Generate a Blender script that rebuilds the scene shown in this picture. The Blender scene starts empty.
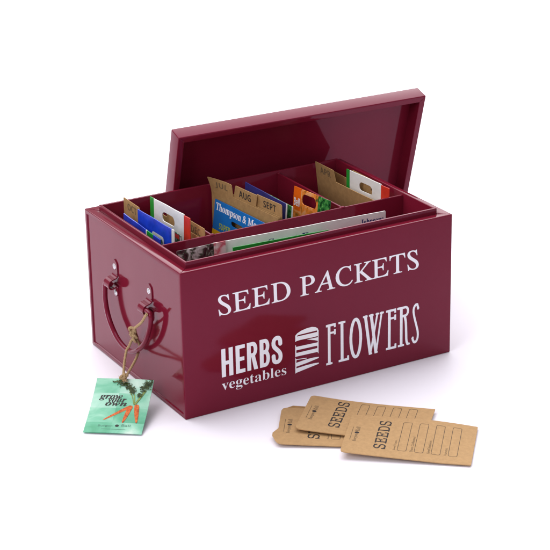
import bpy, bmesh, math, random
from mathutils import Vector, Matrix
random.seed(7)
S = bpy.context.scene
COL = S.collection
GLYPHS = {"HERBS":[[4377,3800,4360,3817,4360,6953,4377,6970,4809,6970,4842,6953,4842,5587,4877,5567,5195,5567,5228,5587,5228,6953,5263,6970,5649,6970,5695,6970,5710,6953,5710,3817,5672,3800,5263,3800,5228,3817,5228,5116,5218,5139,4854,5139,4842,5116,4842,3817,4809,3800],[6046,3800,6030,3817,6030,6953,6046,6970,7136,6963,7140,6550,6504,6541,6492,6415,6493,5609,7027,5599,7048,5564,7047,5183,7027,5171,6493,5161,6492,4243,6526,4228,7136,4225,7140,3817,7114,3800],[7387,3800,7370,3817,7370,6953,7387,6970,8044,6978,8153,6963,8309,6886,8400,6796,8461,6707,8534,6550,8572,6415,8596,6259,8595,5990,8530,5699,8468,5564,8350,5413,8305,5363,8653,3817,8635,3800,8175,3810,7890,5260,7847,5282,7835,5251,7835,3817,7803,3800],[7847,5710,7835,5743,7835,6527,7847,6541,8044,6542,8109,6473,8162,6326,8183,6147,8175,6012,8140,5855,8088,5752,8044,5712],[8896,3800,8880,3817,8880,6953,8896,6970,9516,6972,9623,6954,9773,6870,9858,6776,9926,6662,10008,6415,10037,6147,10006,5833,9968,5699,9880,5519,10013,5228,10075,4915,10074,4579,10010,4265,9957,4131,9879,4001,9793,3907,9666,3828,9537,3802],[9345,4230,9334,4243,9334,5251,9345,5265,9516,5266,9544,5251,9588,5183,9631,5071,9668,4870,9667,4623,9628,4422,9595,4332,9536,4243],[9345,5716,9334,5743,9334,6527,9345,6541,9495,6542,9559,6472,9608,6326,9628,6147,9621,6012,9587,5855,9516,5726],[10788,3794,10676,3831,10541,3918,10449,4019,10384,4125,10335,4265,10313,4399,10293,4735,10304,4825,10362,4916,10474,4976,10586,4972,10684,4915,10747,4803,10787,4355,10833,4276,10900,4241,11012,4255,11099,4355,11133,4511,11128,4735,11082,4870,10994,5027,10510,5564,10412,5721,10357,5855,10319,6012,10311,6326,10379,6595,10458,6729,10564,6844,10698,6934,10811,6975,10968,6996,11102,6982,11237,6933,11327,6868,11439,6734,11514,6595,11556,6483,11584,6326,11594,6012,11582,5945,11525,5855,11416,5795,11304,5797,11202,5855,11139,5967,11109,6371,11053,6483,10990,6535,10878,6506,10804,6415,10766,6236,10779,6057,10811,5956,10867,5855,11304,5377,11462,5139,11529,4996,11579,4825,11599,4646,11592,4467,11561,4287,11502,4131,11439,4030,11327,3914,11210,3839,11102,3799,10945,3778]],"FLOWERS":[[16968,2179,16947,2195,16945,2394,16968,2414,17169,2427,17169,6570,16948,6603,16948,6835,17196,6860,18139,6860,18164,6835,18164,6437,18139,6391,17944,6392,17933,6570,17912,6590,17619,6590,17521,6590,17501,6570,17501,5973,17521,5947,17912,5947,17933,5973,17944,6153,18139,6156,18164,6106,18164,5576,18139,5547,17944,5552,17912,5711,17521,5711,17501,5675,17501,2460,17521,2414,17716,2408,17726,2195,17456,2170],[18525,2182,18499,2228,18504,2427,18731,2440,18760,2460,18762,6570,18731,6611,18525,6611,18499,6636,18499,6802,18525,6846,18800,6860,19369,6835,19375,6636,19351,6612,19118,6603,19112,6371,19114,2460,19144,2440,19557,2444,19579,2725,19798,2733,19814,2195,19764,2170],[20611,2154,20509,2181,20408,2249,20278,2394,20186,2560,20053,2924,19912,3686,19873,4217,19872,4780,19953,5642,20053,6106,20130,6338,20273,6628,20374,6753,20509,6849,20712,6877,20813,6851,20914,6786,21049,6638,21143,6470,21276,6106,21417,5344,21456,4813,21457,4250,21376,3388,21276,2924,21199,2692,21051,2394,20948,2271,20813,2179],[20644,2509,20569,2593,20456,2825,20343,3222,20242,3952,20220,4515,20242,5078,20343,5808,20513,6338,20611,6489,20678,6525,20817,6338,20986,5808,21087,5078,21109,4515,21087,3952,20986,3222,20817,2692,20712,2533],[22327,2156,21724,6603,21584,6636,21579,6802,21605,6834,22018,6878,22080,6835,22155,6832,22163,6636,22088,6603,22567,3061,22782,4150,22453,6603,22338,6636,22333,6802,22361,6834,22739,6877,22774,6877,22808,6834,22911,6831,22917,6636,22818,6603,22980,5392,23014,5329,23265,6603,23255,6632,23185,6636,23184,6802,23307,6835,23324,6875,23633,6819,23646,6669,23633,6635,23496,6631,23090,4581,23255,3353,23289,3244,23812,6603,23721,6636,23719,6802,23736,6833,23839,6834,23874,6873,24217,6833,24230,6802,24230,6636,24033,6603,23384,2427,23389,2361,23452,2328,23452,2195,23427,2170,23324,2157,23083,2151,23049,2171,22877,3465,22659,2394,22671,2358,22739,2350,22746,2195,22602,2152],[24536,2182,24511,2228,24515,2427,24737,2440,24765,2460,24766,6537,24737,6590,24515,6603,24515,6835,24803,6860,25807,6848,25807,6356,25606,6344,25576,6371,25576,6570,25539,6590,25138,6590,25108,6570,25109,5940,25171,5922,25539,5922,25576,5940,25578,6139,25606,6156,25807,6147,25812,5509,25581,5509,25576,5675,25539,5687,25110,5675,25108,2460,25138,2440,25606,2441,25629,2725,25841,2733,25860,2692,25860,2195,25807,2170],[26080,2179,26058,2195,26057,2394,26080,2414,26280,2414,26310,2460,26310,6537,26280,6583,26047,6584,25980,6606,25919,6702,25946,6802,26047,6855,27080,6845,27288,6736,27425,6537,27488,6238,27447,5974,27309,5741,27213,5662,27095,5609,27183,5211,27225,4880,27267,3686,27290,2957,27327,2659,27447,2410,27607,2394,27611,2228,27602,2195,27413,2191,27347,2166,27201,2195,27061,2526,26997,2957,26949,4581,26909,5078,26792,5576,26747,5598,26650,5576,26649,2460,26680,2414,26847,2408,26857,2195,26613,2170],[26680,5870,26649,5907,26652,6570,27013,6580,27080,6552,27147,6479,27195,6371,27213,6205,27192,6073,27121,5940,27013,5874],[28235,2157,28090,2210,28003,2303,27871,2593,27805,2858,27887,2952,28003,3038,28032,3031,28124,2891,28081,2825,28137,2626,28206,2480,28264,2446,28327,2460,28410,2560,28472,2692,28511,2858,28524,3189,28477,3620,28050,5244,27935,5907,27942,6205,28003,6460,28119,6670,28293,6831,28439,6858,28642,6819,28815,6205,28700,6070,28584,6079,28525,6172,28468,6527,28410,6567,28331,6504,28248,6371,28200,6205,28187,6040,28210,5741,28283,5377,28718,3720,28764,3421,28780,3090,28741,2692,28620,2394,28526,2268,28439,2198,28352,2163]],"WILD":[[15225,7049,14552,7030,13912,6912,13420,6713,13234,6538,13195,6521,13184,6473,13174,5846,13191,5800,13218,5785,13245,5789,13272,5839,13293,5844,13783,5884,15318,5831,15941,5849,15944,5716,15913,5707,14603,5745,15530,5459,15908,5291,15934,5236,15938,5184,15866,5124,15201,5140,13289,5193,13254,5221,13245,5375,13212,5400,13175,5391,13166,5368,13146,4081,13163,4047,13190,4033,13219,4038,13256,4080,15866,4022,15920,3966,15938,3859,15973,3840,16000,3850,16038,6505,15989,6567,15926,6733,15683,6913],[15813,6511,13551,6499,13367,6432,13367,6407,13414,6354,15829,6325,15844,6347,15846,6498],[15739,4748,13309,4802,13288,4783,13285,4505,13304,4487,13385,4486,15844,4463,15861,4489,15863,4718,15847,4745],[16023,3407,15371,3479,14503,3484,13259,3358,13246,3396,13297,3689,14531,3578,14556,3597,14552,3648,13266,3776,13239,3792,13161,3944,13149,3902,13125,2150,13132,2140,13241,2205,14108,2333,16014,2610,16027,2635,16015,2743,15362,2805,14494,2801,13249,2722,13236,2736,13279,2904,13306,2923,14497,3039,16004,3281,16035,3300]]}

# ------------------------------------------------------------------ materials
def nodes(name):
    m = bpy.data.materials.new(name); m.use_nodes = True
    nt = m.node_tree
    return m, nt, nt.nodes['Principled BSDF']

def principled(name, col, rough=0.5, spec=0.5, noise=None, bump=None, rough_var=None, metallic=0.0, coat=0.0):
    """noise=(scale, amount[, stretch]) varies the value of the colour; bump=[(scale, strength, distance), ...]"""
    m, nt, b = nodes(name)
    N, Lk = nt.nodes, nt.links
    b.inputs['Base Color'].default_value = (*col, 1)
    b.inputs['Roughness'].default_value = rough
    b.inputs['Specular IOR Level'].default_value = spec
    b.inputs['Metallic'].default_value = metallic
    b.inputs['Coat Weight'].default_value = coat
    tc = N.new('ShaderNodeTexCoord')
    if noise:
        tx = N.new('ShaderNodeTexNoise'); tx.inputs['Scale'].default_value = noise[0]; tx.inputs['Detail'].default_value = 6
        tx.inputs['Roughness'].default_value = 0.65
        mp = N.new('ShaderNodeMapping')
        if len(noise) > 2: mp.inputs['Scale'].default_value = noise[2]
        Lk.new(tc.outputs['Object'], mp.inputs['Vector']); Lk.new(mp.outputs['Vector'], tx.inputs['Vector'])
        cr = N.new('ShaderNodeValToRGB')
        a = noise[1]
        cr.color_ramp.elements[0].position = 0.3; cr.color_ramp.elements[1].position = 0.7
        cr.color_ramp.elements[0].color = (*[max(0, c*(1-a)) for c in col], 1)
        cr.color_ramp.elements[1].color = (*[min(1, c*(1+a)) for c in col], 1)
        Lk.new(tx.outputs['Fac'], cr.inputs['Fac']); Lk.new(cr.outputs['Color'], b.inputs['Base Color'])
    if rough_var:
        tx = N.new('ShaderNodeTexNoise'); tx.inputs['Scale'].default_value = rough_var[0]; tx.inputs['Detail'].default_value = 4
        Lk.new(tc.outputs['Object'], tx.inputs['Vector'])
        mr = N.new('ShaderNodeMapRange'); mr.inputs['From Min'].default_value = .3; mr.inputs['From Max'].default_value = .7
        mr.inputs['To Min'].default_value = rough - rough_var[1]; mr.inputs['To Max'].default_value = rough + rough_var[1]
        Lk.new(tx.outputs['Fac'], mr.inputs['Value']); Lk.new(mr.outputs['Result'], b.inputs['Roughness'])
    prev = None
    for sc, st, di in (bump or []):
        tx = N.new('ShaderNodeTexNoise'); tx.inputs['Scale'].default_value = sc; tx.inputs['Detail'].default_value = 3
        Lk.new(tc.outputs['Object'], tx.inputs['Vector'])
        bp = N.new('ShaderNodeBump'); bp.inputs['Strength'].default_value = st; bp.inputs['Distance'].default_value = di
        Lk.new(tx.outputs['Fac'], bp.inputs['Height'])
        if prev: Lk.new(prev.outputs['Normal'], bp.inputs['Normal'])
        Lk.new(bp.outputs['Normal'], b.inputs['Normal']); prev = bp
    return m

M = {}
M['paint'] = principled('burgundy_enamel', (0.156, 0.0080, 0.0225), .10, .23, noise=(9, .05), rough_var=(14, .04),
                        bump=[(7, .40, .0014), (28, .12, .0004), (900, .05, .0002)])
M['white_ink'] = principled('white_print', (.88, .88, .95), .4, .25)
M['steel'] = principled('zinc_rivet', (.60, .585, .60), .36, .5, metallic=1.0, bump=[(300, .3, .0003)])
M['kraft'] = principled('kraft_card', (.40, .235, .098), .8, .2, noise=(160, .13), bump=[(700, .25, .0003)])
M['kraft_env'] = principled('kraft_envelope', (.465, .285, .135), .75, .25, noise=(220, .10), bump=[(900, .22, .0003), (22, .25, .0012)])
M['kraft_dark'] = principled('kraft_flap', (.36, .205, .085), .8, .2, noise=(160, .13))
M['ink'] = principled('dark_ink', (.035, .030, .030), .6, .2)
M['ink_soft'] = principled('thin_brown_ink', (.17, .115, .065), .7, .2)
M['jute'] = principled('jute_twine', (.42, .285, .155), .9, .1, noise=(900, .35), bump=[(2500, .6, .0004)])
M['table'] = principled('white_paper_sweep', (.905, .875, .955), .55, .25, noise=(3, .004), bump=[(60, .04, .0008)])
M['white_paper'] = principled('white_packet_paper', (.76, .75, .74), .38, .4, noise=(40, .05), bump=[(28, .6, .003), (90, .3, .0008)])
M['grey_paper'] = principled('pale_grey_packet_paper', (.60, .59, .57), .38, .4, noise=(40, .08), bump=[(35, .35, .002)])
M['green'] = principled('green_print', (.006, .27, .030), .35, .4, noise=(60, .15))
M['red'] = principled('red_print', (.62, .035, .018), .35, .4, noise=(60, .15))
M['blue'] = principled('royal_blue_print', (.012, .050, .52), .28, .5, noise=(60, .25), bump=[(25, .4, .002)])
M['navy'] = principled('navy_print', (.018, .022, .17), .32, .5, noise=(60, .2))
M['azure'] = principled('azure_print', (.008, .155, .50), .35, .4, noise=(50, .10))
M['yellow'] = principled('yellow_print', (.68, .40, .012), .4, .4)
M['lime_ink'] = principled('lime_print', (.38, .48, .05), .4, .4)
M['navy_ink'] = principled('navy_ink', (.012, .02, .16), .4, .3)
M['orange'] = principled('orange_print', (.78, .125, .006), .35, .4, noise=(80, .15))

def blotch(name, stops, scale, rough=.35, detail=5, dist=0.0, stretch=(1,1,1), bump=None):
    m, nt, b = nodes(name); N, Lk = nt.nodes, nt.links
    b.inputs['Roughness'].default_value = rough; b.inputs['Specular IOR Level'].default_value = .22
    tc = N.new('ShaderNodeTexCoord'); mp = N.new('ShaderNodeMapping'); mp.inputs['Scale'].default_value = stretch
    tx = N.new('ShaderNodeTexNoise'); tx.inputs['Scale'].default_value = scale; tx.inputs['Detail'].default_value = detail
    tx.inputs['Distortion'].default_value = dist
    cr = N.new('ShaderNodeValToRGB'); el = cr.color_ramp.elements
    el[0].position, el[0].color = stops[0][0], (*stops[0][1], 1)
    el[1].position, el[1].color = stops[-1][0], (*stops[-1][1], 1)
    for p, c in stops[1:-1]:
        e = el.new(p); e.color = (*c, 1)
    Lk.new(tc.outputs['Object'], mp.inputs['Vector']); Lk.new(mp.outputs['Vector'], tx.inputs['Vector'])
    Lk.new(tx.outputs['Fac'], cr.inputs['Fac']); Lk.new(cr.outputs['Color'], b.inputs['Base Color'])
    if bump:
        bp = N.new('ShaderNodeBump'); bp.inputs['Strength'].default_value = .4; bp.inputs['Distance'].default_value = bump
        Lk.new(tx.outputs['Fac'], bp.inputs['Height']); Lk.new(bp.outputs['Normal'], b.inputs['Normal'])
    return m
M['mint'] = blotch('mint_watercolour', [(.30, (.10, .40, .24)), (.46, (.18, .50, .34)), (.58, (.31, .61, .46)), (.72, (.56, .74, .64))], 34, .45, 7, .6)
M['mint_deep'] = blotch('deeper_mint_watercolour', [(.30, (.07, .33, .18)), (.50, (.13, .44, .28)), (.72, (.28, .58, .42))], 40, .45, 7, .6)
M['mint_pale'] = blotch('pale_mint_watercolour', [(.30, (.22, .53, .38)), (.50, (.36, .64, .51)), (.72, (.60, .77, .68))], 40, .45, 7, .6)
M['carrot'] = blotch('carrot_orange', [(.3, (.30, .045, .010)), (.5, (.58, .10, .010)), (.7, (.70, .22, .045))], 320, .45, 4, .3)
M['leaf'] = blotch('carrot_leaf_green', [(.3, (.008, .018, .005)), (.5, (.026, .046, .010)), (.7, (.08, .12, .025))], 420, .5)
M['stem'] = principled('pale_stem_green', (.22, .30, .07), .5, .3, noise=(300, .3))
M['photo_orange'] = blotch('orange_flower_photo', [(.28, (.05, .10, .02)), (.40, (.30, .12, .02)), (.52, (.78, .22, .03)), (.64, (.80, .38, .16)), (.74, (.55, .10, .02))], 95, .35, 4, .5)
M['photo_green'] = blotch('green_leaf_photo', [(.34, (.004, .02, .006)), (.5, (.02, .14, .03)), (.60, (.08, .30, .06)), (.7, (.30, .50, .2))], 190, .35, 6, .4)
M['photo_dark'] = blotch('dark_flower_photo', [(.36, (.010, .012, .008)), (.46, (.075, .022, .035)), (.53, (.05, .06, .04)), (.60, (.36, .30, .30)), (.70, (.62, .58, .58))], 120, .35, 8, .7, (1, 1, 1))
M['photo_pink'] = blotch('pink_petal_photo', [(.34, (.62, .60, .58)), (.50, (.66, .42, .44)), (.58, (.50, .08, .12)), (.68, (.70, .62, .60))], 70, .35, 5, .5)
M['photo_salad'] = blotch('leafy_packet_photo', [(.34, (.012, .05, .02)), (.48, (.05, .11, .06)), (.58, (.22, .26, .22)), (.70, (.30, .05, .07))], 150, .35, 5, .4)

M['paint'].node_tree.nodes['Principled BSDF'].inputs['Specular Tint'].default_value = (1, .62, .92, 1)

# ------------------------------------------------------------------ helpers
def link(name, me, mats, parent=None, mw=None):
    o = bpy.data.objects.new(name, me); COL.objects.link(o)
    for m in mats: me.materials.append(m)
    if parent is not None: o.parent = parent
    if mw is not None: o.matrix_world = mw
    return o

def tag(o, label, cat, group=None, kind=None):
    if kind: o['kind'] = kind
    if label: o['label'] = label
    if cat: o['category'] = cat
    if group: o['group'] = group
    return o

def empty(name, loc):
    o = bpy.data.objects.new(name, None); COL.objects.link(o); o.location = loc; o.empty_display_size = .02
    return o

def from_bm(bm, name, mats, parent=None, smooth=None):
    bmesh.ops.recalc_face_normals(bm, faces=bm.faces[:])
    me = bpy.data.meshes.new(name); bm.to_mesh(me); bm.free()
    if smooth is not None:
        me.polygons.foreach_set('use_smooth', [True]*len(me.polygons))
        try: me.set_sharp_from_angle(angle=math.radians(smooth))
        except Exception: pass
    return link(name, me, mats, parent)

def frame(O, U, V):
    U = Vector(U).normalized(); V = Vector(V); V = (V - U*V.dot(U)).normalized(); N = U.cross(V)
    return Matrix(((U.x, V.x, N.x, O[0]), (U.y, V.y, N.y, O[1]), (U.z, V.z, N.z, O[2]), (0, 0, 0, 1)))

def fill2d(loops, thick=0.0):
    """closed 2D loops (holes by even-odd) -> vertices, faces of a sheet of that thickness centred on n=0"""
    cu = bpy.data.curves.new('tmp', 'CURVE'); cu.dimensions = '2D'; cu.fill_mode = 'BOTH'; cu.extrude = thick/2*1000
    for lp in loops:
        sp = cu.splines.new('POLY'); sp.points.add(len(lp)-1); sp.use_cyclic_u = True
        for p, q in zip(sp.points, lp): p.co = (q[0]*1000, q[1]*1000, 0, 1)   # work in mm: the fill welds tiny shapes
    return curve_geo(cu, .001)

def curve_geo(cu, scale):
    o = bpy.data.objects.new('tmp', cu); COL.objects.link(o)
    dg = bpy.context.evaluated_depsgraph_get()
    me = bpy.data.meshes.new_from_object(o.evaluated_get(dg))
    vs = [tuple(c*scale for c in v.co) for v in me.vertices]; fs = [tuple(p.vertices) for p in me.polygons]
    bpy.data.objects.remove(o); bpy.data.curves.remove(cu); bpy.data.meshes.remove(me)
    return vs, fs

def math_alpha(s, up, lo=None):
    out = ''
    for ch in s:
        if 'A' <= ch <= 'Z' and up: out += chr(up + ord(ch) - 65)
        elif ch == 'h' and lo == 0x1D44E: out += '\u210E'
        elif 'a' <= ch <= 'z' and lo: out += chr(lo + ord(ch) - 97)
        else: out += ch
    return out
def roman(s): return math_alpha(s, 0x1D434, 0x1D44E)      # italic serif, set upright again by a shear
def bold_serif(s): return math_alpha(s, 0x1D400, 0x1D41A)
def bold_sans(s): return math_alpha(s, 0x1D5D4, 0x1D5EE)
def bold_italic(s): return math_alpha(s, 0x1D468, 0x1D482)
def mono(s): return math_alpha(s, 0x1D670, 0x1D68A)
def script(s): return math_alpha(s, 0x1D4D0, 0x1D4EA)

def text_geo(body, rect, rot=0, offset=0.0, shear=0.0, n=0.0):
    """lettering stretched into rect=(u0,u1,v0,v1); rot=1 reads bottom to top"""
    cu = bpy.data.curves.new('tmp', 'FONT'); cu.body = body; cu.size = 10; cu.fill_mode = 'FRONT'
    cu.offset = offset*10; cu.shear = shear; cu.resolution_u = 6
    vs, fs = curve_geo(cu, .1)
    x0 = min(v[0] for v in vs); x1 = max(v[0] for v in vs); y0 = min(v[1] for v in vs); y1 = max(v[1] for v in vs)
    u0, u1, v0, v1 = rect; out = []
    for x, y, _ in vs:
        a, b = (x-x0)/(x1-x0), (y-y0)/(y1-y0)
        out.append((u0+a*(u1-u0), v0+b*(v1-v0), n) if not rot else (u1-b*(u1-u0), v0+a*(v1-v0), n))
    return out, fs

class Sheet:
    """several flat pieces (own material, own height over the sheet) collected into one mesh, then bent"""
    def __init__(s): s.v, s.f, s.m, s.mats = [], [], [], []
    def geo(s, g, mat, n=0.0):
        if mat not in s.mats: s.mats.append(mat)
        b = len(s.v); s.v += [(x, y, z+n) for x, y, z in g[0]]
        s.f += [tuple(i+b for i in f) for f in g[1]]; s.m += [s.mats.index(mat)]*len(g[1]); return s
    def piece(s, loops, mat, n=0.0, thick=0.0): return s.geo(fill2d(loops, thick), mat, n)
    def text(s, body, rect, mat, n, **k): return s.geo(text_geo(body, rect, n=n, **k), mat)
    def build(s, name, parent=None, mw=None, cuts=None, bend=None, smooth=None):
        bm = bmesh.new()
        vv = [bm.verts.new(v) for v in s.v]
        for f, mi in zip(s.f, s.m):
            try: fc = bm.faces.new([vv[i] for i in f]); fc.material_index = mi
            except ValueError: pass
        if cuts:
            for axis, vals in enumerate(cuts):
                no = (1, 0, 0) if axis == 0 else (0, 1, 0)
                for val in vals:
                    co = (val, 0, 0) if axis == 0 else (0, val, 0)
                    bmesh.ops.bisect_plane(bm, geom=bm.verts[:]+bm.edges[:]+bm.faces[:], plane_co=co, plane_no=no, dist=1e-7)
        if bend:
            for v in bm.verts: v.co.z += bend(v.co.x, v.co.y)
        me = bpy.data.meshes.new(name); bm.to_mesh(me); bm.free()
        if smooth:
            me.polygons.foreach_set('use_smooth', [True]*len(me.polygons)); me.set_sharp_from_angle(angle=math.radians(smooth))
        o = link(name, me, s.mats)
        if parent is not None: o.parent = parent
        elif mw is not None: o.matrix_world = mw
        return o

def rect(u0, u1, v0, v1): return [(u0, v0), (u1, v0), (u1, v1), (u0, v1)]
def rrect(u0, u1, v0, v1, r=(.002,)*4, n=5):
    """radii for corners bl, br, tr, tl"""
    if not hasattr(r, '__len__'): r = (r,)*4
    out = []
    for (cx, cy, a0), q in zip(((u0, v0, 180), (u1, v0, 270), (u1, v1, 0), (u0, v1, 90)), r):
        sx = 1 if cx == u0 else -1; sy = 1 if cy == v0 else -1
        if q <= 0: out.append((cx, cy)); continue
        for k in range(n+1):
            a = math.radians(a0 + 90*k/n); out.append((cx+sx*q+q*math.cos(a), cy+sy*q+q*math.sin(a)))
    return out
def slot(cx, cy, w, h, n=8, droop=0):
    out = []; r = h/2
    for k in range(n+1):
        a = math.radians(-90 + 180*k/n); out.append((cx+w/2-r+r*math.cos(a), cy+r*math.sin(a)))
    for k in range(n+1):
        a = math.radians(90 + 180*k/n); out.append((cx-w/2+r+r*math.cos(a), cy+r*math.sin(a)))
    return [(x, y + droop*(1-((x-cx)/(w/2))**2)) for x, y in out]

def catmull(pts, n=8, closed=False):
    P = [Vector(p) for p in pts]; out = []
    if closed: P = [P[-1]]+P+[P[0], P[1]]
    else: P = [2*P[0]-P[1]]+P+[2*P[-1]-P[-2]]
    for i in range(1, len(P)-2):
        p0, p1, p2, p3 = P[i-1:i+3]
        for k in range(n):
            t = k/n
            out.append(.5*((2*p1)+(p2-p0)*t+(2*p0-5*p1+4*p2-p3)*t*t+(3*p1-p0-3*p2+p3)*t**3))
    if not closed: out.append(P[-2])
    return out

def frames(pts, closed=False):
    n = len(pts); T = []
    for i in range(n):
        a = pts[(i-1) % n] if (closed or i > 0) else pts[i]; b = pts[(i+1) % n] if (closed or i < n-1) else pts[i]
        T.append((b-a).normalized())
    ref = Vector((0, 0, 1)) if abs(T[0].z) < .9 else Vector((1, 0, 0))
    X = [(ref - T[0]*ref.dot(T[0])).normalized()]
    for i in range(1, n):
        x = X[-1] - T[i]*X[-1].dot(T[i]); X.append(x.normalized())
    return T, X, [T[i].cross(X[i]) for i in range(n)]

def tube(bm, pts, r, seg=10, closed=False, mi=0):
    T, X, Y = frames(pts, closed); rings = []
    for i, p in enumerate(pts):
        rr = r(i/(len(pts)-1)) if callable(r) else r
        rings.append([bm.verts.new(p + X[i]*rr*math.cos(2*math.pi*k/seg) + Y[i]*rr*math.sin(2*math.pi*k/seg)) for k in range(seg)])
    m = len(pts)
    for i in range(m if closed else m-1):
        a, b = rings[i], rings[(i+1) % m]
        for k in range(seg):
            f = bm.faces.new((a[k], a[(k+1) % seg], b[(k+1) % seg], b[k])); f.smooth = True; f.material_index = mi
    if not closed:
        for ring, flip in ((rings[0], 1), (rings[-1], 0)):
            bm.faces.new(ring[::-1] if flip else ring).material_index = mi

def rope(bm, pts, r=.0009, turns_per_m=190, strands=3, closed=False, fuzz=10):
    T, X, Y = frames(pts, closed); L = 0; ph = []
    for i, p in enumerate(pts):
        if i: L += (p-pts[i-1]).length
        ph.append(L*turns_per_m*2*math.pi)
    for s_ in range(strands):
        q = [p + (X[i]*math.cos(ph[i]+2*math.pi*s_/strands) + Y[i]*math.sin(ph[i]+2*math.pi*s_/strands))*r*.62 for i, p in enumerate(pts)]
        tube(bm, q, r*.52, 6)
    for _ in range(fuzz):
        i = random.randrange(1, len(pts)-1); a = random.uniform(0, 6.28)
        d = X[i]*math.cos(a)+Y[i]*math.sin(a); l = random.uniform(.0012, .0035); t = T[i]*random.choice((-1, 1))
        p = pts[i]+d*r*.8
        tube(bm, [p, p+d*l*.5+t*l*.4, p+d*l*.75+t*l], .00009, 3)

# ------------------------------------------------------------------ table
bm = bmesh.new()
bmesh.ops.create_grid(bm, x_segments=40, y_segments=40, size=7)
t = from_bm(bm, 'table_surface', [M['table']], smooth=30); t['kind'] = 'structure'

# ------------------------------------------------------------------ the seed tin
W, D, H = .33, .232, .1628
INS, RIM, RH = .0121, .0030, .0054
tin = empty('storage_tin', (0, 0, 0))
tag(tin, 'open burgundy metal storage tin with white lettering, full of packets', 'storage tin')

def ring_box(x0, x1, y0, y1, z0, z1, wall, z1_in=None, bev=0.0, bev_in=0.0):
    """four walls of a box as one closed ring"""
    bm = bmesh.new(); z1i = z1 if z1_in is None else z1_in
    c = [(x0, y0), (x1, y0), (x1, y1), (x0, y1)]
    ci = [(x0+wall, y0+wall), (x1-wall, y0+wall), (x1-wall, y1-wall), (x0+wall, y1-wall)]
    ob = [bm.verts.new((*p, z0)) for p in c]; ot = [bm.verts.new((*p, z1)) for p in c]
    ib = [bm.verts.new((*p, z0)) for p in ci]; it = [bm.verts.new((*p, z1i)) for p in ci]
    for k in range(4):
        j = (k+1) % 4
        bm.faces.new((ob[k], ob[j], ot[j], ot[k])); bm.faces.new((ot[k], ot[j], it[j], it[k]))
        bm.faces.new((it[k], it[j], ib[j], ib[k])); bm.faces.new((ib[k], ib[j], ob[j], ob[k]))
    bmesh.ops.recalc_face_normals(bm, faces=bm.faces[:])
    so, si = set(ob+ot), set(it)
    eo = [e for e in bm.edges if e.verts[0] in so and e.verts[1] in so]
    ei = [e for e in bm.edges if e.verts[0] in si and e.verts[1] in si]
    if bev_in: bmesh.ops.bevel(bm, geom=ei, offset=bev_in, segments=3, affect='EDGES', profile=.5)
    eo = [e for e in eo if e.is_valid]
    if bev: bmesh.ops.bevel(bm, geom=eo, offset=bev, segments=4, affect='EDGES', profile=.5)
    return bm

bm = ring_box(0, W, 0, D, 0, H, INS-.0003, H-.0012, bev=.0013)
bm.faces.ensure_lookup_table()
side = max((f for f in bm.faces if f.normal.x < -.9 and f.calc_center_median().x < .001), key=lambda f: f.calc_area())
r = bmesh.ops.inset_individual(bm, faces=[side], thickness=.0047, depth=0)
r = bmesh.ops.inset_individual(bm, faces=[side], thickness=.0009, depth=-.0013)
# bottom plate
g = bmesh.ops.create_cube(bm, size=1, matrix=Matrix.Translation((W/2, D/2, .0016)) @ Matrix.Diagonal((W-2*INS, D-2*INS, .0016, 1)))
for (cx, cy), (dx, dy) in zip(((0, 0), (W, 0), (W, D), (0, D)), ((INS, INS), (W-INS, INS), (W-INS, D-INS), (INS, D-INS))):   # folded corner seams on the ledge
    a = Vector((cx+(dx-cx)*.13, cy+(dy-cy)*.13, H-.0004)); b = Vector((dx, dy, H-.0010))
    tube(bm, [a.lerp(b, t_/8)+Vector((random.uniform(-1, 1), random.uniform(-1, 1), random.uniform(-.3, .6)))*.0003 for t_ in range(9)], .00042, 6)
body = from_bm(bm, 'body', [M['paint']], tin, smooth=40)
bm = ring_box(INS, W-INS, INS, D-INS, .0026, H+RH, RIM, bev=.0008, bev_in=.0008)
from_bm(bm, 'rim', [M['paint']], tin, smooth=40)

# inner edges of the rim
X0, X1, Y0, Y1 = INS+RIM, W-INS-RIM, INS+RIM, D-INS-RIM
def panel(x0, x1, y0, y1, z0, z1, bev=.0006):
    bm = bmesh.new()
    bmesh.ops.create_cube(bm, size=1, matrix=Matrix.Translation(((x0+x1)/2, (y0+y1)/2, (z0+z1)/2)) @ Matrix.Diagonal((x1-x0, y1-y0, z1-z0, 1)))
    bmesh.ops.bevel(bm, geom=[e for e in bm.edges if abs((e.verts[0].co-e.verts[1].co).z) < 1e-6 and e.verts[0].co.z > (z0+z1)/2], offset=bev, segments=3, affect='EDGES', profile=.5)
    return bm
ZD = H+RH-.0022
YD = .0752
from_bm(panel(X0+.0002, X1-.0002, YD-.0013, YD+.0013, .003, ZD, .0011), 'long_divider', [M['paint']], tin, smooth=40)
def cross_divider(x):
    bm = panel(x-.0013, x+.0013, YD+.0016, Y1-.0002, .003, ZD-.0004, .0011)
    # the folded tab that hooks over the long divider
    bmesh.ops.create_uvsphere(bm, u_segments=12, v_segments=8, radius=1, matrix=Matrix.Translation((x, YD+.0002, ZD-.0006)) @ Matrix.Diagonal((.0030, .0024, .0017, 1)))
    bmesh.ops.create_uvsphere(bm, u_segments=12, v_segments=8, radius=1, matrix=Matrix.Translation((x, Y1-.0008, ZD-.0008)) @ Matrix.Diagonal((.0022, .0020, .0013, 1)))
    from_bm(bm, 'cross_divider', [M['paint']], tin, smooth=40)
cross_divider(.0762); cross_divider(.2372)

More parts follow.
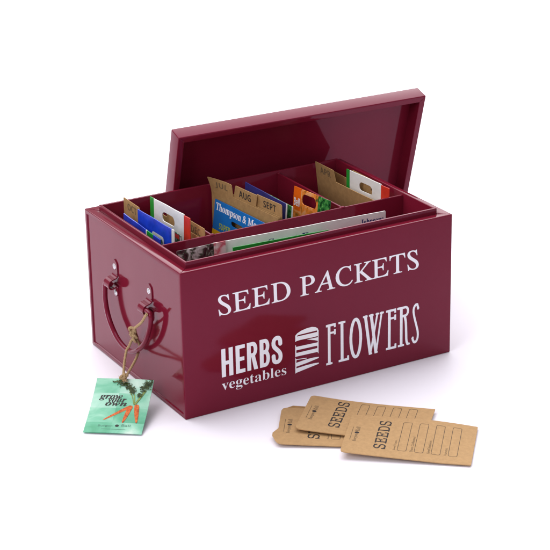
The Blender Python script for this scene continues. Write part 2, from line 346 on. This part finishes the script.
# handle brackets and handle on the left end
XP = -.0000 + .0013           # recessed end panel sits at x=+.0013
RODX = -.0068
def bracket(y):
    bm = bmesh.new(); hw = .0064
    # strap profile in (x, z): flat tab, out around the rod, back to the wall, lower tab
    prof = [(XP-.0006, .1262), (XP-.0006, .1135), (XP-.0008, .1085), (XP-.0030, .1062), (-.0050, .1052), (-.0082, .1038), (-.0102, .1006),
            (-.0102, .0972), (-.0082, .0950), (-.0052, .0950), (-.0015, .0966), (XP-.0010, .0962), (XP-.0006, .0930), (XP-.0006, .0835)]
    pts = [Vector((p[0], 0, p[1])) for p in prof]; path = catmull(pts, 5)
    n = len(path); rows = []
    for i, p in enumerate(path):
        a, b = path[max(0, i-1)], path[min(n-1, i+1)]; t_ = (b-a).normalized(); nn = Vector((t_.z, 0, -t_.x))
        w = hw
        if p.z > .1262-hw: w = math.sqrt(max(0, hw*hw-(p.z-(.1262-hw))**2))
        if p.z < .0835+hw and i > n*.6: w = math.sqrt(max(0, hw*hw-((.0835+hw)-p.z)**2))
        w = max(w, .0007); h = .0006
        rows.append([bm.verts.new((p.x+nn.x*sx*h, y+sy*w, p.z+nn.z*sx*h)) for sx, sy in ((1, -1), (1, 1), (-1, 1), (-1, -1))])
    for a, b in zip(rows, rows[1:]):
        for k in range(4): bm.faces.new((a[k], a[(k+1) % 4], b[(k+1) % 4], b[k]))
    bm.faces.new(rows[0]); bm.faces.new(rows[-1][::-1])
    br = from_bm(bm, 'bracket', [M['paint']], tin, smooth=35)
    for z in (.1180, .0875):
        bm = bmesh.new()
        bmesh.ops.create_uvsphere(bm, u_segments=16, v_segments=10, radius=1, matrix=Matrix.Translation((XP-.0012, y, z)) @ Matrix.Diagonal((.0011, .0038, .0034, 1)))
        bmesh.ops.create_uvsphere(bm, u_segments=12, v_segments=8, radius=1, matrix=Matrix.Translation((XP-.0020, y, z)) @ Matrix.Diagonal((.0008, .0019, .0017, 1)))
        from_bm(bm, 'rivet', [M['steel']], br, smooth=40)
bracket(.1597); bracket(.0758)
hp = [(.1560, .0998), (.1600, .1000), (.1655, .0995), (.1695, .0960), (.1709, .0860), (.1708, .0766), (.1669, .0638), (.1583, .0522), (.1430, .0415), (.1240, .0372), (.1048, .0403),
      (.0851, .0520), (.0708, .0664), (.0615, .0822), (.0576, .0940), (.0590, .0990), (.0640, .1000), (.0720, .1000), (.0800, .0998)]
bm = bmesh.new()
tube(bm, catmull([(RODX-.0012*math.sin(math.pi*i/18), y, z) for i, (y, z) in enumerate(hp)], 7), .0028, 16)
from_bm(bm, 'handle', [M['paint']], tin, smooth=50)

# lettering printed on the front
FR = frame((0, -.00012, 0), (1, 0, 0), (0, 0, 1))
g = text_geo(roman('SEED PACKETS'), (.0418, .2868, 0, .0226), offset=.006, shear=-.285)
sh = Sheet(); sh.geo(([(x, y + .1068 + (x-.042)*.0075, z) for x, y, z in g[0]], g[1]), M['white_ink'])
sh.build('lettering', mw=FR).parent = tin
for key in ('HERBS', 'FLOWERS', 'WILD'):
    loops = [[(a*1e-5, b*1e-5) for a, b in zip(lp[::2], lp[1::2])] for lp in GLYPHS[key]]
    Sheet().piece(loops, M['white_ink']).build('lettering', mw=FR).parent = tin
g = text_geo(bold_serif('vegetables'), (.0432, .1203, .0200, .0342), offset=-.008)
sh = Sheet(); sh.geo(([(x, y - (x-.0432)*.0, z) for x, y, z in g[0]], g[1]), M['white_ink'])
sh.build('lettering', mw=FR).parent = tin

# ------------------------------------------------------------------ the lid leaning on the back of the tin
LU, LV, LN = Vector((.99954, -.030295, 0)), Vector((-.008544, -.281892, .959408)), Vector((.029066, .958968, .282021))
LO = Vector((.1094, .2124, .2296)) - LV*.2393 + LN*.0006
LW, LH, LT, LIP = .3221, .2393, .0200, .0078
lid = empty('tin_lid', LO)
lid.matrix_world = Matrix(((LU.x, LV.x, LN.x, LO.x), (LU.y, LV.y, LN.y, LO.y), (LU.z, LV.z, LN.z, LO.z), (0, 0, 0, 1)))
tag(lid, 'burgundy metal lid standing on its edge and leaning against the back of the open tin', 'lid')
bm = bmesh.new()   # local axes: x width, y up the lid, z to its top face (away from the viewer)
c0 = [(0, 0), (LW, 0), (LW, LH), (0, LH)]; c1 = [(LIP, LIP), (LW-LIP, LIP), (LW-LIP, LH-LIP), (LIP, LH-LIP)]
ob = [bm.verts.new((*p, LT)) for p in c0]; of = [bm.verts.new((*p, 0)) for p in c0]
inf = [bm.verts.new((*p, 0)) for p in c1]; inb = [bm.verts.new((*p, LT-.0020)) for p in c1]
for k in range(4):
    j = (k+1) % 4
    bm.faces.new((ob[k], ob[j], of[j], of[k])); bm.faces.new((of[k], of[j], inf[j], inf[k])); bm.faces.new((inf[k], inf[j], inb[j], inb[k]))
bm.faces.new(ob); bm.faces.new(inb)
bmesh.ops.recalc_face_normals(bm, faces=bm.faces[:])
so = set(ob+of); si = set(inf)
e_in = [e for e in bm.edges if set(e.verts) <= si]; e_out = [e for e in bm.edges if set(e.verts) <= so]
bmesh.ops.bevel(bm, geom=e_in, offset=.0009, segments=3, affect='EDGES', profile=.5)
bmesh.ops.bevel(bm, geom=[e for e in e_out if e.is_valid], offset=.0013, segments=4, affect='EDGES', profile=.5)
for (cx, cy), (dx, dy) in zip(c0, c1):      # mitred, soldered corners of the lip
    a = Vector((cx+(dx-cx)*.12, cy+(dy-cy)*.12, -.00002)); b = Vector((dx-(dx-cx)*.12, dy-(dy-cy)*.12, -.00002))
    tube(bm, [a.lerp(b, t_/6)+Vector((random.uniform(-1, 1), random.uniform(-1, 1), 0))*.00012 for t_ in range(7)], .00028, 6)
from_bm(bm, 'lid_tray', [M['paint']], lid, smooth=40)

# ------------------------------------------------------------------ what stands in the tin
def in_tin(yl, yr, x_l, x_r, ztop, lean=0.0, drop=0.0):
    """frame of a card standing across the tin: u runs from the back (yl) to the front (yr), v up; the origin is its top back corner.
    lean > 0 tips the top towards +x; drop = fall of the top edge from back to front"""
    O = Vector((x_l, yl, ztop)); U = Vector((x_r-x_l, yr-yl, -drop)).normalized()
    V = Vector((math.sin(lean), 0, math.cos(lean)))
    return frame(O, U, V), (Vector((x_r-x_l, yr-yl, -drop))).length

CW = .1315; TABH = .0135
def month_card(x_l, yl, ztop, word, pos, label, lean=0.0, dx=0.0, drop=0.0, low=.150, curl=0.0, mat='kraft', CW=CW):
    mw, L = in_tin(yl, yl-CW, x_l, x_l+dx, ztop, lean, drop)
    a, b = pos*CW/3, (pos+1)*CW/3; s = .0030
    out = [(0, -low), (CW, -low), (CW, -TABH)] if pos < 2 else [(0, -low), (CW, -low), (CW, -.0015), (CW-.0015, 0)]
    if pos < 2: out += [(b, -TABH), (b-.0028, -.0012), (b-.0040, 0)] if pos == 0 else [(b-.0010, -TABH), (b+.0015, -.0012), (b+.0003, 0)]
    al = a - s if pos == 2 else a + .0028
    out += [(al+.0012, 0), (al, -.0012), (a-s if pos == 2 else a, -TABH), (0, -TABH)] if pos > 0 else [(.0008, 0), (0, -.0008)]
    bend = (lambda u, v: curl*max(0, 1+v/.02)**1.5*max(0, 1-u/.030)**1.3 if v > -.02 else 0.0) if curl else (lambda u, v: .0010*math.sin(u/CW*3.1)*(1+v/.15))
    cuts = ([CW*k/30 for k in range(1, 30)], [-.002, -.004, -.006, -.01, -.008, -.012, -.016, -.02, -.05, -.1])
    o = Sheet().piece([out], M[mat], 0, .0007).build('month_divider_card', mw=mw, cuts=cuts, bend=bend)
    tag(o, label, 'divider card', 'kraft month divider cards in the tin')
    if word:
        w = CW/3
        Sheet().text(bold_sans(word), (a+w*.24, b-w*.24, -.0112, -.0035), M['ink_soft'] if len(word) == 3 and word != 'AUG' else M['ink'], .00055, offset=-.01).build('lettering', parent=o, cuts=cuts, bend=bend)
    return o

def packet(name, mw, w, h, fill, label, group=None, prints=None, thick=.0011, bow=.0012, cat='seed packet'):
    """u 0..w, v -h..0; fill(sheet) lays the pieces; prints = [(part name, function)]"""
    bend = lambda u, v: bow*(.75*math.sin(math.pi*min(1, max(0, u/w))) + .25*math.sin(u*75+h*90))*(.35+.65*min(1, -v/h)) + .00022*math.sin(u*130+v*60)
    cuts = ([w*k/24 for k in range(1, 24)], [-.004*k for k in range(1, 11)] + [-.04-(h-.04)*k/6 for k in range(1, 6)])
    sh = Sheet(); fill(sh); o = sh.build(name, mw=mw, cuts=cuts, bend=bend)
    tag(o, label, cat, group or 'seed packets in the tin')
    for pn, fn in (prints or []):
        sh = Sheet(); fn(sh); sh.build(pn, parent=o, cuts=cuts, bend=bend)
    return o
T = .0011; F_ = T/2+.00015

# --- left compartment
month_card(.0376, .2090, .1757, 'OCT', 0, 'kraft card with its worn back tab reading OCT, behind the two blue packets')
mw, L = in_tin(.1800, .0925, .0238, .0250, .1682, .02, .004)
def f1(s):
    s.piece([rect(0, .0535, -.150, 0)], M['blue'], 0, T); s.piece([rect(.0538, .0560, -.150, 0)], M['white_paper'], 0, T)
    s.piece([rect(.0563, .0700, -.150, 0)], M['green'], 0, T); s.piece([rect(.0703, .0860, -.150, 0)], M['blue'], 0, T)
packet('blue_seed_packet', mw, .086, .150, f1, 'glossy royal blue packet with a green patch, nearest the left end of the tin')
mw, L = in_tin(.1632, .0790, .0330, .0340, .1763, .03, -.0015)
def f2(s):
    s.piece([rect(0, .0790, -.158, 0)], M['blue'], 0, T)
    s.piece([rect(.0792, .0842, -.158, 0)], M['grey_paper'], 0, T)
def p2(s):
    s.piece([rrect(.0335, .0620, -.0330, -.0145, .004)], M['grey_paper'], F_)
    s.piece([rrect(.0365, .0590, -.0300, -.0180, .003)], M['photo_salad'], F_+.0002)
packet('blue_seed_packet', mw, .0842, .158, f2, 'taller royal blue packet with a small leafy picture, behind the nearest blue one', prints=[('printed_picture', p2)])
mw, L = in_tin(.1375, .0800, .0430, .0435, .1690, .03, 0)
packet('salad_seed_packet', mw, .055, .150, lambda s: s.piece([rrect(0, .055, -.150, 0, .001)], M['photo_salad'], 0, T).piece([rect(.0, .052, -.0055, -.0008)], M['red'], F_).piece([rect(.0535, .0550, -.150, -.002)], M['white_paper'], F_),
       'dark green packet with a red top band, between a blue packet and the white one')
def banded(hole, gw, rw, w, h):
    def fn(s):
        s.piece([rect(0, gw, -h, 0)], M['green'], 0, T)
        s.piece([rect(gw+.0001, w-rw-.0001, -h, 0), hole], M['white_paper'], 0, T)
        s.piece([rect(w-rw, w, -h, -.0012)], M['red'], 0, T)
    return fn
mw, L = in_tin(.1775, .0855, .0550, .0560, .1824, .04, -.0035)
packet('striped_seed_packet', mw, .0920, .165, banded(slot(.0435, -.0150, .0300, .0105, droop=.001), .0095, .0125, .0920, .165),
       'white packet with green and red side bands and a hang slot, in the left compartment')
month_card(.0660, .2010, .1756, None, 1, 'blank kraft card with a middle tab, behind the white striped packet near the DEC card', low=.15, CW=.1240)
month_card(.0690, .1975, .1728, 'DEC', 2, 'kraft card with its front tab marked DEC, against the first cross divider', low=.15, CW=.1200)

# --- middle compartment
mw, L = in_tin(.2003, .0815, .1465, .1490, .1560, .16, -.004)
def f3(s):
    s.piece([rect(0, .120, -.0340, 0), slot(.0530, -.0185, .0270, .0055)], M['azure'], 0, T)
    s.piece([rect(0, .120, -.150, -.0341)], M['yellow'], 0, T)
def p3(s): s.text(bold_serif('Thompson & Morgan'), (.0040, .1180, -.0135, -.0028), M['white_ink'], F_, offset=.006)
def p3b(s): s.text(bold_sans('SUPER'), (.0150, .0400, -.0310, -.0240), M['lime_ink'], F_, offset=.0)
packet('blue_banner_packet', mw, .120, .150, f3, 'bright blue packet with white fancy lettering and a yellow band, in the middle compartment', prints=[('lettering', p3), ('lettering', p3b)])
month_card(.1481, .2122, .1795, 'JUL', 0, 'kraft card with a curling back tab reading JUL, behind the bright blue packet', dx=.0120, curl=.0055)
month_card(.1503, .2128, .1800, 'AUG', 1, 'kraft card with its middle tab reading AUG, in the middle compartment', dx=.0125)
month_card(.1525, .2130, .1800, 'SEPT', 2, 'kraft card with its front tab reading SEPT, in the middle compartment', dx=.0125)
mw, L = in_tin(.1720, .0850, .1700, .1730, .1795, .06, .001)
packet('navy_seed_packet', mw, .0870, .160, lambda s: s.piece([rect(0, .0855, -.160, 0)], M['navy'], 0, T).piece([rect(.0856, .0870, -.160, 0)], M['grey_paper'], 0, T), 'dark navy packet standing behind the SEPT card')
mw, L = in_tin(.1600, .0855, .1785, .1805, .1738, .06, .0)
packet('dark_green_seed_packet', mw, .0745, .155, lambda s: s.piece([rect(0, .0730, -.155, 0)], M['photo_green'], 0, T).piece([rect(.0731, .0745, -.155, 0)], M['grey_paper'], 0, T), 'dark green packet with a pale edge, between the navy packet and the orange one')
mw, L = in_tin(.1535, .0800, .2222, .2232, .1706, .14, -.0045)
def f4(s):
    s.piece([rect(0, .0165, -.0255, 0)], M['orange'], 0, T); s.piece([rect(0, .0165, -.150, -.0256)], M['photo_orange'], 0, T)
    s.piece([rect(.0166, .0520, -.150, -.0002), slot(.0335, -.0115, .0300, .0120, droop=.0015)], M['photo_orange'], 0, T)
    s.piece([rect(.0521, .0762, -.150, -.0004)], M['photo_green'], 0, T)
def p4(s): s.text(bold_sans('Bell'), (.0022, .0148, -.0210, -.0115), M['white_ink'], F_, offset=.0)
packet('orange_flower_packet', mw, .0762, .150, f4, 'orange flower picture packet with a hang slot, leaning on the second cross divider', prints=[('lettering', p4)])

# --- right compartment
month_card(.2845, .2130, .1722, 'APR', 0, 'kraft card with a stamped back tab, at the front of the right compartment', dx=.0020, drop=-.0010, lean=-.10)
mw, L = in_tin(.1660, .0800, .2985, .3005, .1735, .03, -.0018)
packet('striped_seed_packet', mw, .0860, .160, banded(slot(.0400, -.0135, .0270, .0100, droop=.001), .0070, .0150, .0860, .160),
       'white packet with green and red side bands and a hang slot, in the right compartment')
month_card(.3065, .2130, .1710, None, 1, 'blank kraft card at the far right end of the tin behind the white striped packet', low=.15, mat='kraft')

# --- long front compartment
FRW = frame((.0590, .0420, .1702), (1, 0, -.0230), (0, .02, 1))
def f5(s): s.piece([rrect(0, .2120, -.140, 0, (0, 0, .001, .001))], M['white_paper'], 0, T)
def p5(s): s.text(bold_serif('Johnsons'), (.1800, .2090, -.0124, -.0048), M['navy_ink'], F_, offset=.01)
def p5b(s): s.text(bold_serif('Sweet Peas'), (.0655, .1350, -.0152, -.0068), M['navy_ink'], F_)
packet('long_white_packet', FRW, .2120, .140, f5, 'long white paper packet with small navy lettering, in the narrow front compartment', prints=[('lettering', p5), ('lettering', p5b)], bow=.0025)
FRW = frame((.0162, .0385, .1712), (1, 0, .004), (0, .04, 1))
packet('flower_picture_packet', FRW, .0560, .140, lambda s: s.piece([rect(0, .0420, -.140, 0)], M['photo_dark'], 0, T).piece([rect(.0421, .0560, -.140, 0)], M['photo_pink'], 0, T),
       'packet with a dark flower picture, at the left end of the front compartment', bow=.0015)
FRW = frame((.0770, .0310, .1655), (1, 0, -.028), (0, .02, 1))
packet('green_edged_packet', FRW, .1150, .140, lambda s: s.piece([rect(0, .1150, -.0085, 0)], M['green'], 0, T).piece([rect(0, .1150, -.140, -.0086)], M['white_paper'], 0, T),
       'low packet with a bright green top edge, in front of the long white packet', bow=.0015)

# ------------------------------------------------------------------ kraft envelopes on the table
def envelope(bl, ang, w, h, z, corners, label, bend, tilt=None, dark_flap=False, notch=False, brand=(.0095,)):
    U = Vector((math.cos(ang), math.sin(ang), 0)); V = Vector((-math.sin(ang), math.cos(ang), 0))
    mw = frame((bl[0], bl[1], z), U, V)
    cuts = ([w*k/16 for k in range(1, 16)] + [.003, .006], [h*k/10 for k in range(1, 10)])
    if notch: out = [(.0045, 0), (w, 0), (w, h), (.0060, h), (.0015, h-.0030), (0, h-.0080), (0, .0340), (-.0050, .0230), (-.0050, .0170), (-.0010, .0060), (.0010, .0020)]
    else: out = rrect(0, w, 0, h, corners)
    o = Sheet().piece([out], M['kraft_env'], .0004, .0009).build('seed_envelope', mw=mw, cuts=cuts, bend=bend, smooth=30)
    tag(o, label, 'envelope', 'kraft seed envelopes on the table')
    def part(n, fn):
        s = Sheet(); fn(s); s.build(n, parent=o, cuts=cuts, bend=bend)
    F = .00095
    part('lettering', lambda s: s.text(mono('SEEDS'), (.0305, .0430, .0145, .0745), M['ink'], F, rot=1, offset=.002))
    def logo(s):
        s.text(bold_serif('Burgon'), (.0085, .0130, .0245, .0405), M['ink_soft'], F, rot=1, offset=-.01)
        s.piece([slot(.0108, .0440, .0046, .0044)], M['ink'], F)
        s.text(bold_serif('Ball'), (.0085, .0130, .0475, .0570), M['ink_soft'], F, rot=1, offset=-.01)
        s.piece([rect(.0055, .0060, .0270, .0560)], M['ink_soft'], F)
    part('logo', logo)
    def boxes(s):
        for k, lab in enumerate(('Seed Type', 'Date Collected', 'Sow/Outdoors', 'Harvest')):
            u = .0545 + k*.0168
            s.piece([rrect(u, u+.0092, .0145, .0750, .0022), rrect(u+.00040, u+.0088, .0149, .0746, .0019)], M['ink'], F)
            s.text(lab, (u-.0042, u-.0014, .0150, .0150+.0022*len(lab)), M['ink_soft'], F, rot=1)
    part('form_boxes', boxes)
    if dark_flap:
        fl = Sheet().piece([[(.0040, h-.012), (.0300, h-.012), (.0290, h+.0050), (.0240, h+.0075), (.0110, h+.0080), (.0060, h+.0030)]], M['kraft_dark'], -.0008, .0006)
        fl.build('flap', parent=o, cuts=cuts, bend=bend)
    return o
R = math.radians
sag = lambda a, L: (lambda u, v: a*math.sin(math.pi*min(1, max(0, u/L))))
envelope((.0487, -.1027), R(-34), .130, .084, .0016, None, 'bottom kraft envelope with a notched bent end, lying on the table under the other two',
         lambda u, v: .0006+.0004*math.sin(u*70) + .0016*max(0, 1-u/.03)**2, notch=True, dark_flap=True)
envelope((.0780, -.0898), R(-43.0), .1310, .0800, .0056, (.006, .001, .001, .005), 'middle kraft envelope with one lifted rounded corner, lying across the bottom envelope',
         lambda u, v: -.0024*min(1, u/.12) + .0018*max(0, 1-u/.045)**2 + .0004*math.sin(u*45+v*20))
def lie(u, v):
    early = -.0060*min(1, u/.100)**.8; late = -.0010*min(1, u/.075) - .0050*max(0, (u-.072)/.057)**1.4
    k = min(1, v/.060)
    return early*(1-k) + late*k + .0003*math.sin(v*60+u*20)
envelope((.0901, -.1578), R(-39.8), .1290, .0848, .0076, (.004, .0006, .0006, .003), 'top kraft envelope nearest the viewer, its SEEDS lettering and four boxes uncovered', lie)

# ------------------------------------------------------------------ green tag and twine
GO = Vector((-.1034, .0276, .0012)); GU = Vector((.8019, -.5974, 0)); GV = Vector((.5666, .7606, .3169))
GW, GH = .0606, .0805
gm = frame(GO, GU, GV)
gcuts = ([GW*k/10 for k in range(1, 10)], [GH*k/10 for k in range(1, 10)])
gbend = lambda u, v: -.0022*math.sin(math.pi*v/GH) + .0006*math.sin(math.pi*u/GW)
s = Sheet()
us = [0, .0272, .0606]; vs_ = [0, .0163, .0385, .0600, .0805]
pat = [['mint_deep', 'mint'], ['mint', 'mint_deep'], ['mint_pale', 'mint'], ['mint', 'mint_pale']]
for j in range(4):
    for i in range(2):
        s.piece([rect(us[i], us[i+1]-.00002, vs_[j], vs_[j+1]-.00002)], M[pat[j][i]], .0004, .0008)
tagc = s.build('hang_tag', mw=gm, cuts=gcuts, bend=gbend)
tag(tagc, 'mint green card tag with printed carrots, hanging from the twine on the handle', 'tag')
def gpart(n, fn):
    s = Sheet(); fn(s); return s.build(n, parent=tagc, cuts=gcuts, bend=gbend)
F = .00095
def grow(s):
    for wd, rc in (('grow', (.0072, .0315, .0490, .0570)), ('your', (.0155, .0362, .0443, .0524)), ('own', (.0150, .0377, .0412, .0466))):
        s.text(bold_italic(wd), rc, M['ink'], F, offset=.012)
gpart('lettering', grow)
def carrot_shape(a, b, w, n=9):
    a, b = Vector(a), Vector(b); d = (b-a); L = d.length; d /= L; q = Vector((-d.y, d.x)); out = []
    prof = [(0, .5), (.03, .85), (.09, 1), (.3, .96), (.55, .80), (.78, .60), (.92, .42), (.98, .25), (1, .08)]
    out = [tuple(a+d*L*t+q*w*k*(1+random.uniform(-.06, .06))) for t, k in prof] + [tuple(a+d*L*t-q*w*k*(1+random.uniform(-.06, .06))) for t, k in prof[::-1]]
    return out
def carrots(s):
    s.piece([carrot_shape((.0418, .0415), (.0172, .0198), .0020)], M['carrot'], F)
    s.piece([carrot_shape((.0424, .0425), (.0378, .0158), .0024)], M['carrot'], F+.0002)
    s.piece([carrot_shape((.0480, .0442), (.0523, .0164), .0025)], M['carrot'], F+.0003)
gpart('printed_carrots', carrots)
def greens(s):
    def st(pts, w, n):
        for a, b in zip(pts, pts[1:]):
            a, b = Vector(a), Vector(b); d = (b-a).normalized(); q = Vector((-d.y, d.x))*w
            s.piece([[tuple(a-q), tuple(b-q), tuple(b+q), tuple(a+q)]], M['stem'], n)
    st([(.0452, .0440), (.0415, .0560), (.0350, .0690)], .0005, F+.0004)
    st([(.0455, .0440), (.0440, .0560), (.0395, .0660)], .0005, F+.00045)
    st([(.0460, .0440), (.0500, .0540), (.0545, .0650)], .0010, F+.0005)
    k = 0
    for cx, cy, sx, sy, n in ((.0235, .0755, .0045, .0018, 34), (.0300, .0725, .0062, .0032, 60), (.0370, .0680, .0052, .0042, 60), (.0405, .0620, .0034, .0040, 34),
                              (.0560, .0735, .0052, .0055, 80), (.0520, .0665, .0042, .0046, 50), (.0490, .0575, .0026, .0030, 26)):
        for _ in range(n):
            x, y = random.gauss(cx, sx*.5), random.gauss(cy, sy*.5); r0 = random.uniform(.0006, .0014); a0 = random.uniform(0, 6)
            x = min(.0592, x); y = min(.0792, y)
            s.piece([[(x+r0*math.cos(a0+t*1.2566)*(1.3 if t % 2 else .6), y+r0*math.sin(a0+t*1.2566)*(1.3 if t % 2 else .6)) for t in range(5)]], M['leaf'], F+.0006+k*2e-6); k += 1
gpart('printed_leaves', greens)
def glogo(s):
    s.text('Burgon', (.0135, .0285, .0088, .0122), M['mint_ink'], F); s.piece([slot(.0332, .0112, .0040, .0036)], M['ink'], F)
    s.text('Ball', (.0378, .0470, .0102, .0136), M['mint_ink'], F); s.piece([rect(.0180, .0430, .0054, .0058)], M['mint_ink'], F)
M['mint_ink'] = principled('soft_green_ink', (.10, .24, .18), .6, .2)
gpart('logo', glogo)

bm = bmesh.new()
V_ = lambda *a: Vector(a)
# main loop: down the front of the handle to the tag and back up behind it
def dense(pts, n=14): return catmull(pts, n)
rope(bm, dense([(-.0090, .0960, .0610), (-.0125, .0985, .0555), (-.0135, .1010, .0500), (-.0165, .1022, .0445), (-.0250, .0905, .0375), (-.0320, .0778, .0330), (-.0352, .0715, .0290)]), .0014, fuzz=16)
rope(bm, dense([(-.0085, .0925, .0590), (-.0045, .0955, .0520), (-.0040, .0980, .0450), (-.0060, .0965, .0405), (-.0140, .0878, .0371), (-.0250, .0765, .0345), (-.0345, .0700, .0290)]), .0014, fuzz=16)
# tail that sticks up to the right
rope(bm, dense([(-.0100, .0935, .0650), (-.0120, .0890, .0735), (-.0125, .0800, .0800), (-.0120, .0700, .0880), (-.0120, .0600, .0985), (-.0120, .0568, .1016)]), .0014, fuzz=14)
rope(bm, dense([(-.0100, .0950, .0630), (-.0140, .0965, .0690), (-.0150, .0940, .0735), (-.0120, .0900, .0730), (-.0100, .0915, .0670)]), .0014, fuzz=8)
# the knot by the handle
kc = V_(-.0105, .0945, .0620)
for i in range(8):
    ax = V_(random.uniform(-1, 1), random.uniform(-1, 1), random.uniform(-.4, .4)).normalized(); e1 = ax.orthogonal().normalized(); e2 = ax.cross(e1)
    r1, r2 = random.uniform(.0028, .0044), random.uniform(.0040, .0066)
    c_ = kc + V_(random.uniform(-.001, .001), random.uniform(-.0015, .0015), random.uniform(-.004, .004))
    rope(bm, [c_+e1*r1*math.cos(2*math.pi*k/26)+e2*r2*math.sin(2*math.pi*k/26) for k in range(27)], .0014, fuzz=12)
# two turns round the rod
rod = [V_(RODX-.0010, .1040, .0415), V_(RODX-.0010, .1080, .0398)]
# the knot at the tag
kt = V_(-.0350, .0712, .0292)
for i in range(4):
    ax = V_(random.uniform(-.4, .4), random.uniform(-.4, .4), 1).normalized() if i % 2 else V_(random.uniform(-1, 1), random.uniform(-1, 1), .3).normalized()
    e1 = ax.orthogonal().normalized(); e2 = ax.cross(e1)
    r1, r2 = random.uniform(.0026, .0036), random.uniform(.0032, .0046)
    c_ = kt + V_(random.uniform(-.001, .001), random.uniform(-.001, .001), random.uniform(-.001, .002))
    rope(bm, [c_+e1*r1*math.cos(2*math.pi*k/24)+e2*r2*math.sin(2*math.pi*k/24) for k in range(25)], .0014, fuzz=7)
# frayed end lying over the top of the tag
for i in range(16):
    a = kt+V_(random.uniform(-.001, .001), random.uniform(-.001, .001), 0); d = V_(-.0030+random.uniform(-.0018, .0018), -.0082+random.uniform(-.002, .002), -.0012+random.uniform(-.0003, .0012))
    tube(bm, catmull([a, a+d*.5+V_(0, 0, .0012), a+d], 4), .00022, 4)
tw = from_bm(bm, 'twine', [M['jute']], smooth=60)
tag(tw, 'knotted brown jute twine tied around the metal handle and holding the green tag', 'twine')

# ------------------------------------------------------------------ light
w = bpy.data.worlds.new('World'); S.world = w; w.use_nodes = True
bg = w.node_tree.nodes['Background']; bg.inputs[0].default_value = (.96, .955, 1.0, 1); bg.inputs[1].default_value = .44
def area(name, loc, aim, sx, sy, power, col=(1, 1, 1)):
    l = bpy.data.lights.new(name, 'AREA'); l.shape = 'RECTANGLE'; l.size = sx; l.size_y = sy; l.energy = power; l.color = col
    o = bpy.data.objects.new(name, l); COL.objects.link(o); o.location = loc
    o.rotation_euler = (Vector(aim)-Vector(loc)).to_track_quat('-Z', 'Y').to_euler()
area('softbox_overhead', (.62, 2.0, 2.5), (.55, 1.2, 0), 5.0, 4.5, 222, (1, .985, .985))
area('softbox_front', (-1.5, -.75, 1.2), (.10, .1, .05), .9, .9, 15, (1, .98, .98))

# ------------------------------------------------------------------ camera
cam = bpy.data.cameras.new('camera'); co = bpy.data.objects.new('camera', cam); COL.objects.link(co)
r_, u_, f_ = Vector((.8691, -.4943, -.0179)), Vector((.1955, .31, .9304)), Vector((.4544, .8121, -.3661))
f_.normalize(); r_ = (r_ - f_*r_.dot(f_)).normalized(); u_ = r_.cross(f_)
co.matrix_world = Matrix(((r_.x, u_.x, -f_.x, -.7867), (r_.y, u_.y, -f_.y, -1.6006), (r_.z, u_.z, -f_.z, .8600), (0, 0, 0, 1)))
cam.sensor_width = 36; cam.lens = 36*1909.8/550; cam.clip_end = 60; cam.clip_start = .05
S.camera = co
S.render.resolution_x = S.render.resolution_y = 1024
S.view_settings.view_transform = 'Standard'; S.view_settings.look = 'None'; S.view_settings.exposure = 0; S.view_settings.gamma = 1
S.cycles.max_bounces = 10; S.cycles.diffuse_bounces = 5; S.cycles.glossy_bounces = 5
